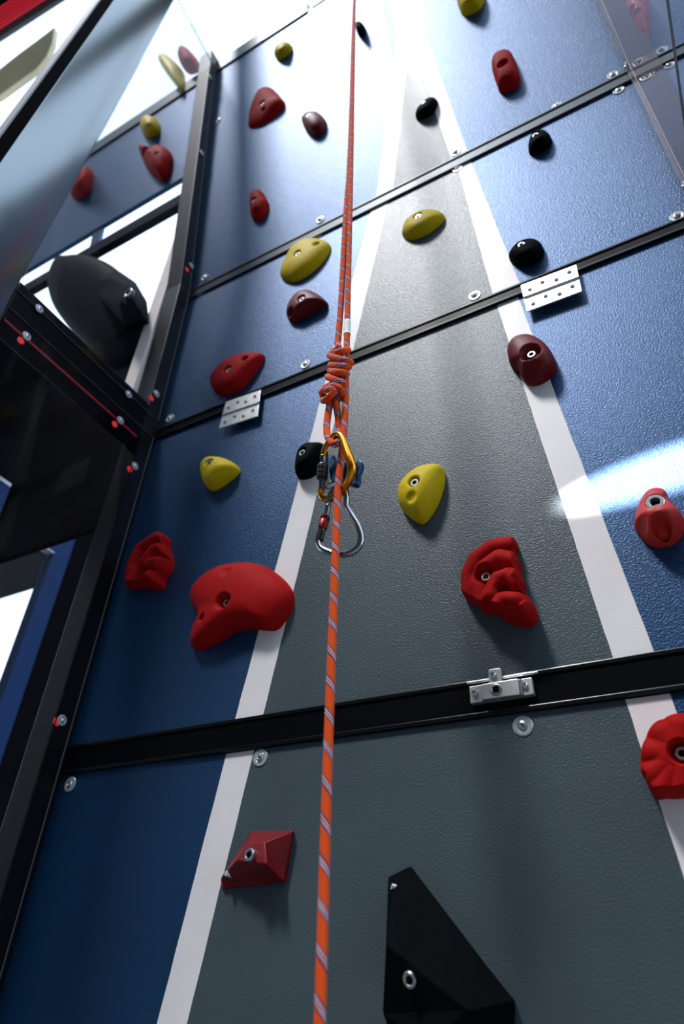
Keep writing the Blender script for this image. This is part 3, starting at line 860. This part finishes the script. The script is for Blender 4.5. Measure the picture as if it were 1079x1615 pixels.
lt = lambda pts: crop(730, 1040, 8.3, pts)
HZ = 0.013
def lp_(pts, h): return [on(x, y, 2, h) for x, y in lt(pts)]
q0 = on(*one(lt, 500, 400), 2, HZ)
latch = empty('latch', PL[2].P(*q0, HZ))
tag(latch, 'zinc-plated latch with a square key hole mounted on the thick rail', 'latch')
bp_ = prism_panel('base_plate', 2, lp_([(85, 357), (900, 235), (930, 452), (100, 575)], HZ), 0.004, HZ, 'plate', latch, bevel=0.0006)
body = prism_panel('lock_body', 2, lp_([(240, 330), (722, 250), (748, 462), (245, 532)], HZ + 0.006), HZ - 0.001, HZ + 0.007, 'plate', latch, bevel=0.001)
prism_panel('fold', 2, lp_([(735, 250), (760, 246), (785, 455), (760, 462)], HZ + 0.004), HZ - 0.001, HZ + 0.004, 'steel', latch)
prism_panel('tongue', 2, lp_([(332, 150), (345, 128), (480, 112), (500, 130), (512, 290), (342, 318)], HZ + 0.003), HZ - 0.004, HZ + 0.0025, 'plate', latch, bevel=0.0006)
ra, rb = on(*one(lt, 60, 312), 2, 0.010), on(*one(lt, 975, 170), 2, 0.010)
A0, A1 = PL[2].P(*ra, 0.010), PL[2].P(*rb, 0.010)
lathe('rod', A0, A1 - A0, [(0.001, -0.001), (0.0022, 0.0), (0.0022, (A1 - A0).length), (0.001, (A1 - A0).length + 0.001)], 'steel', latch, 12)
kx = on(*one(lt, 433, 390), 2, HZ + 0.008)
ring = lathe('key_ring', PL[2].P(*kx, HZ + 0.007), PL[2].n, [(0.0082, -0.001), (0.0082, 0.0012), (0.0066, 0.0016), (0.0060, 0.0010), (0.0058, 0.0004)], 'steel', latch, 22)
e_ = 0.0042
prism_panel('square_hole', 2, [(kx[0] - e_, kx[1] - e_), (kx[0] + e_, kx[1] - e_), (kx[0] + e_, kx[1] + e_), (kx[0] - e_, kx[1] + e_)], HZ + 0.0075, HZ + 0.0080, 'dark', ring)
for bx in ((160, 438), (812, 338), (400, 205)):
    hh = HZ + (0.0025 if bx[0] == 400 else 0.0)
    x, s = on(*one(lt, *bx), 2, hh)
    lathe('rivet', PL[2].P(x, s, hh), PL[2].n, [(0.0044, -0.001), (0.0044, 0.003), (0.0032, 0.0042), (0.0016, 0.0042), (0.0014, 0.002)], 'steel', latch, 16)

# ------------------------------------------------------------------ rope, knot, carabiners
RY = -0.279
RR = 0.0052
def rp_(px, py, y=RY): return on_y(px, py, y)
BEAM_Z = 3.9
# long straight rope
pts = [rp_(503, 1680), rp_(505, 1600), rp_(517, 1200), rp_(526, 960), rp_(533, 780), rp_(538, 725), rp_(542.5, 680), rp_(545, 640), rp_(546, 585), rp_(548, 500), rp_(550.5, 400), rp_(553, 300), rp_(555.5, 180), rp_(558, 60), rp_(559, 5)]
top_end = pts[-1].copy(); top_end.z = BEAM_Z
pts = [Vector((pts[0].x, pts[0].y, z_)) for z_ in (-1.35, -1.25, -1.15, -1.05, -0.98, -0.92)] + pts + [pts[-1].lerp(top_end, t_) for t_ in (0.08, 0.2, 0.4, 0.6, 0.8)] + [top_end]
ropeA = tube('climbing_rope', catmull(pts, 900, False), RR, 'rope', seg=16)
tag(ropeA, 'long straight orange rope with purple and white flecks hanging down the middle', 'rope')
mk = [rp_(547.4, 528), rp_(547.9, 507)]
tube('marker_tape', catmull([mk[0], (mk[0] + mk[1]) / 2, mk[1]], 12, False), RR + 0.0008, 'tape', ropeA, seg=16)
# tied strand with knot
kc = lambda x, y: (480 + x / 8.975, 520 + y / 8.975)
def kp(x, y, dy=0.0):
    return on_y(*kc(x, y), RY + dy)
K = []
up = [(559, 5), (557, 60), (554, 180), (550.5, 270), (546, 330), (542, 400), (538.5, 470), (534, 530)]
K += [on_y(px, py, RY + 0.004 if py < 280 else RY) for px, py in up]
K += [kp(470, 190, -0.001), kp(480, 260, -0.006)]
# coils round the strands: each listed left-back, left, front, right, back
def coil(xc, yc, rx, dyf, dyb, drop, tilt=0):
    """one turn seen from the front going left to right in front and returning behind"""
    return [kp(xc - rx, yc + tilt, 0.0), kp(xc - rx * 0.62, yc + drop * 0.12 + tilt * .6, dyf * 0.75), kp(xc, yc + drop * 0.25, dyf), kp(xc + rx * 0.62, yc + drop * 0.38 - tilt * .6, dyf * 0.75),
            kp(xc + rx, yc + drop * 0.5 - tilt, 0.0), kp(xc + rx * 0.6, yc + drop * 0.62, dyb * 0.8), kp(xc, yc + drop * 0.75, dyb), kp(xc - rx * 0.6, yc + drop * 0.88, dyb * 0.8)]
K2 = []
K2 += coil(505, 285, 115, -0.0155, 0.0115, 100, 45)
K2 += coil(510, 395, 150, -0.0175, 0.0125, 92, -28)
K2 += coil(500, 490, 130, -0.0165, 0.0125, 88, 10)
K2 += coil(485, 578, 118, -0.0160, 0.0120, 98, 6)
K2 += coil(450, 690, 120, -0.0155, 0.0110, 110, -25)
K2 += [kp(300, 820, -0.006), kp(330, 815, -0.014), kp(430, 800, -0.016), kp(520, 850, -0.012), kp(530, 930, -0.004), kp(470, 990, 0.004), kp(360, 1000, 0.006),
       kp(275, 940, 0.0), kp(255, 880, -0.010), kp(310, 850, -0.020), kp(385, 850, -0.023), kp(410, 890, -0.021), kp(360, 945, -0.020), kp(300, 995, -0.016), kp(268, 1000, -0.008), kp(300, 985, 0.000)]
K3 = [kp(355, 1050, -0.003), kp(345, 1150, -0.004), kp(325, 1280, -0.005), kp(318, 1400, -0.007), kp(330, 1500, -0.010), kp(370, 1580, -0.014), kp(440, 1620, -0.017), kp(485, 1560, -0.006), kp(505, 1460, 0.003), kp(495, 1350, 0.002), kp(475, 1200, 0.0), kp(455, 1080, -0.002), kp(455, 980, -0.001), kp(470, 850, 0.0), kp(480, 700, 0.0)]
ropeB = tube('knotted_rope', catmull(K + K2 + K3, 1500, False), RR * 1.05, 'rope', seg=16)
tag(ropeB, 'orange rope strand tied in a thick wrapped knot and looped through the gold carabiner', 'rope')

gc = lambda x, y, dy: on_y(480 + x / 6.733, 660 + y / 6.733, RY + dy)
gold = empty('carabiner', gc(330, 500, 0))
tag(gold, 'gold screw-lock carabiner with a black sleeve hanging from the rope loop', 'carabiner')
gp = [gc(200, 400, -0.010), gc(215, 330, -0.012), gc(262, 245, -0.014), gc(320, 178, -0.015), gc(375, 172, -0.016), gc(412, 230, -0.016), gc(450, 340, -0.015), gc(488, 450, -0.014), gc(505, 530, -0.012), gc(485, 630, -0.006), gc(440, 720, 0.002), gc(370, 800, 0.010), gc(290, 845, 0.014), gc(215, 850, 0.014), gc(175, 800, 0.010), gc(180, 745, 0.006)]
def gr_(t): return 0.0042 + 0.0024 * math.exp(-((t - 0.50) / 0.20) ** 2) + 0.0016 * math.exp(-((t - 0.86) / 0.1) ** 2)
gb = tube('body', catmull(gp, 140, False), gr_, 'gold', gold, seg=14)
def rod(name, a, b, r, m, parent, prof=None):
    L = (b - a).length
    return lathe(name, a, b - a, prof(L) if prof else [(r * 0.8, 0), (r, 0.0008), (r, L - 0.0008), (r * 0.8, L)], m, parent, 20)
ga, gbm = gc(200, 385, -0.010), gc(185, 760, 0.006)
gate = rod('gate', ga, gbm, 0.0044, 'chrome', gold)
rod('sleeve', ga.lerp(gbm, 0.25), ga.lerp(gbm, 0.72), 0.0068, 'sleeve_black', gate,
    lambda L: [(0.0060, 0), (0.0078, L * 0.12), (0.0082, L * 0.35), (0.0074, L * 0.40), (0.0082, L * 0.45), (0.0082, L * 0.60), (0.0074, L * 0.64), (0.0082, L * 0.70), (0.0078, L * 0.92), (0.0060, L)])

steel = empty('carabiner', gc(380, 1200, 0.012))
tag(steel, 'large silver pear-shaped carabiner with a red sleeve hanging below the gold one', 'carabiner')
sp_ = [gc(255, 935, 0.012), gc(262, 870, 0.012), gc(300, 780, 0.012), (gc(370, 730, 0.012)), gc(435, 760, 0.012), gc(450, 840, 0.012), gc(455, 930, 0.012), gc(510, 1030, 0.012), gc(575, 1140, 0.012), gc(605, 1250, 0.012), gc(585, 1350, 0.012), gc(510, 1420, 0.012), gc(400, 1445, 0.012), gc(280, 1425, 0.012), gc(180, 1375, 0.012), gc(150, 1310, 0.012), gc(165, 1260, 0.012)]
tube('body', catmull(sp_, 150, False), 0.0046, 'chrome', steel, seg=14)
sa, sb = gc(258, 925, 0.012), gc(160, 1290, 0.012)
sg = rod('gate', sa, sb, 0.0040, 'chrome', steel)
rod('sleeve', sa.lerp(sb, 0.30), sa.lerp(sb, 0.70), 0.0066, 'sleeve_red', sg,
    lambda L: [(0.0054, 0), (0.0068, L * 0.08), (0.0068, L * 0.30), (0.0062, L * 0.34), (0.0068, L * 0.38), (0.0068, L * 0.92), (0.0054, L)])
rod('hinge_barrel', sa.lerp(sb, 0.74), sa.lerp(sb, 1.02), 0.0056, 'sleeve_black', sg)

# blue belay device behind the rope
bel = empty('belay_device', gc(420, 590, 0.012))
tag(bel, 'blue anodised belay device with a wing behind the gold carabiner', 'belay device')
def plate_y(name, pts, y0, y1, m, parent, bev=0.001):
    n = len(pts)
    a = [gc(x, y, (y0 + y1) / 2) for x, y in pts]
    v = [Vector((q.x, RY + y0, q.z)) for q in a] + [Vector((q.x, RY + y1, q.z)) for q in a]
    f = [tuple(range(n)), tuple(range(n, 2 * n))] + [(i, (i + 1) % n, n + (i + 1) % n, n + i) for i in range(n)]
    return build(name, v, f, m, parent, bevel=bev)
plate_y('side_plate', [(285, 430), (310, 400), (332, 408), (345, 560), (335, 690), (290, 660), (276, 560)], 0.004, 0.012, 'blue_alu', bel)
plate_y('back_plate', [(330, 470), (480, 470), (500, 650), (470, 700), (330, 690)], 0.012, 0.017, 'blue_alu', bel)
plate_y('wing', [(495, 520), (530, 492), (560, 500), (585, 466), (605, 458), (625, 480), (618, 530), (590, 600), (592, 670), (575, 712), (545, 722), (490, 715), (480, 640)], 0.006, 0.016, 'blue_alu', bel, 0.0025)
tube('wire_loop', catmull([gc(235, 700, 0.010), gc(275, 690, 0.008), gc(330, 660, 0.012), gc(330, 710, 0.014), gc(280, 735, 0.012), gc(235, 745, 0.010)], 40, True), 0.0013, 'chrome', bel, closed=True, seg=8)

# overhead beam that carries the rope
beam = aabb('overhead_beam', (-0.65, top_end.y - 0.05, BEAM_Z), (1.3, top_end.y + 0.05, BEAM_Z + 0.10), 'black_rail', bevel=0.004)
tag(beam, 'black overhead beam above the picture carrying the rope', 'beam')

# ------------------------------------------------------------------ things beyond the left sheet
XW = -1.25
def wy(px, py): 
    q = on_x(px, py, XW)
    return q.y, q.z
win = empty('window_unit', (XW, 0.3, -0.4))
tag(win, 'blue-framed opening with bright white light behind, at the left picture edge', 'window')
def frame_x(name, y0, y1, z0, z1, x0, x1, m, parent, bev=0.0):
    return aabb(name, (x0, min(y0, y1), min(z0, z1)), (x1, max(y0, y1), max(z0, z1)), m, parent, bev)
yb, ztop = wy(123, 842)          # outer corner of the blue frame
yi, zi = wy(85, 871)             # inner corner
yo = yb + 0.20
frame_x('blue_top', yb, -1.6, zi, ztop, XW - 0.04, XW, 'blue_frame', win)
frame_x('blue_side', yb, yi, -1.45, zi, XW - 0.04, XW, 'blue_frame', win)
frame_x('black_surround', yo, yb, -1.45, ztop + 0.5, XW - 0.05, XW + 0.002, 'dark', win)
frame_x('black_head', yb, -1.6, ztop + 0.012, ztop + 0.5, XW - 0.05, XW + 0.002, 'dark', win)
frame_x('top_trim', yb, -1.6, ztop, ztop + 0.012, XW - 0.04, XW + 0.004, 'trim', win)
frame_x('inner_trim', yi, -1.6, zi - 0.005, zi, XW - 0.03, XW + 0.003, 'trim', win)
frame_x('pane', yi, -1.6, -1.45, zi - 0.005, XW - 0.024, XW - 0.020, 'sheet', win)
# dark awning seen through the opening: its lower edge runs parallel to the wall
q = on_x(67, 916, XW - 0.5)
aw = aabb('awning', (-4.2, q.y, q.z), (XW - 0.3, q.y + 0.03, q.z + 0.75), 'dark')
tag(aw, 'dark awning above the white opening at the left picture edge', 'awning')

# upper left background: red light bars and tan sail-like board, several metres away
def at_depth(px, py, d): return CAM + ray(px, py) * d
DD = 5.0
lb = empty('light_bar', at_depth(40, 20, DD))
tag(lb, 'dark bar with red glowing tubes in the upper left corner', 'light')
a, b = at_depth(-90, 95, DD), at_depth(150, -60, DD)
ax = (b - a).normalized()
nv_ = (-FWD).normalized()
perp = ax.cross(nv_).normalized()
if perp.dot(UP) < 0: perp = -perp
pxm = DD / FPX
v, f = box_geo((a + b) / 2 + perp * 26 * pxm, ax * (b - a).length / 2, perp * 26 * pxm, nv_ * 0.03)
build('housing', v, f, 'dark', lb)
for i in range(6):
    off = (-14 + i * 5.2) * pxm
    rod('red_tube', a + perp * off + nv_ * 0.045, b + perp * off + nv_ * 0.045, 1.1 * pxm, 'led', lb)
v, f = box_geo((a + b) / 2 - perp * 10 * pxm, ax * (b - a).length / 2, perp * 12 * pxm, nv_ * 0.02)
build('lower_housing', v, f, 'dark_matt', lb)
sail = [(-30, 128), (-30, 168), (0, 150), (30, 128), (58, 108), (74, 88), (83, 66), (86, 42), (60, 62), (30, 84), (0, 108)]
n = len(sail)
v = [at_depth(x, y, 4.4) for x, y in sail] + [at_depth(x, y, 4.4) + FWD * 0.06 for x, y in sail]
f = [tuple(range(n)), tuple(range(n, 2 * n))] + [(i, (i + 1) % n, n + (i + 1) % n, n + i) for i in range(n)]
o = build('sail_board', v, f, 'tan', bevel=0.004)
tag(o, 'tan sail-shaped board left of the grey pillar edge in the upper left corner', 'board')
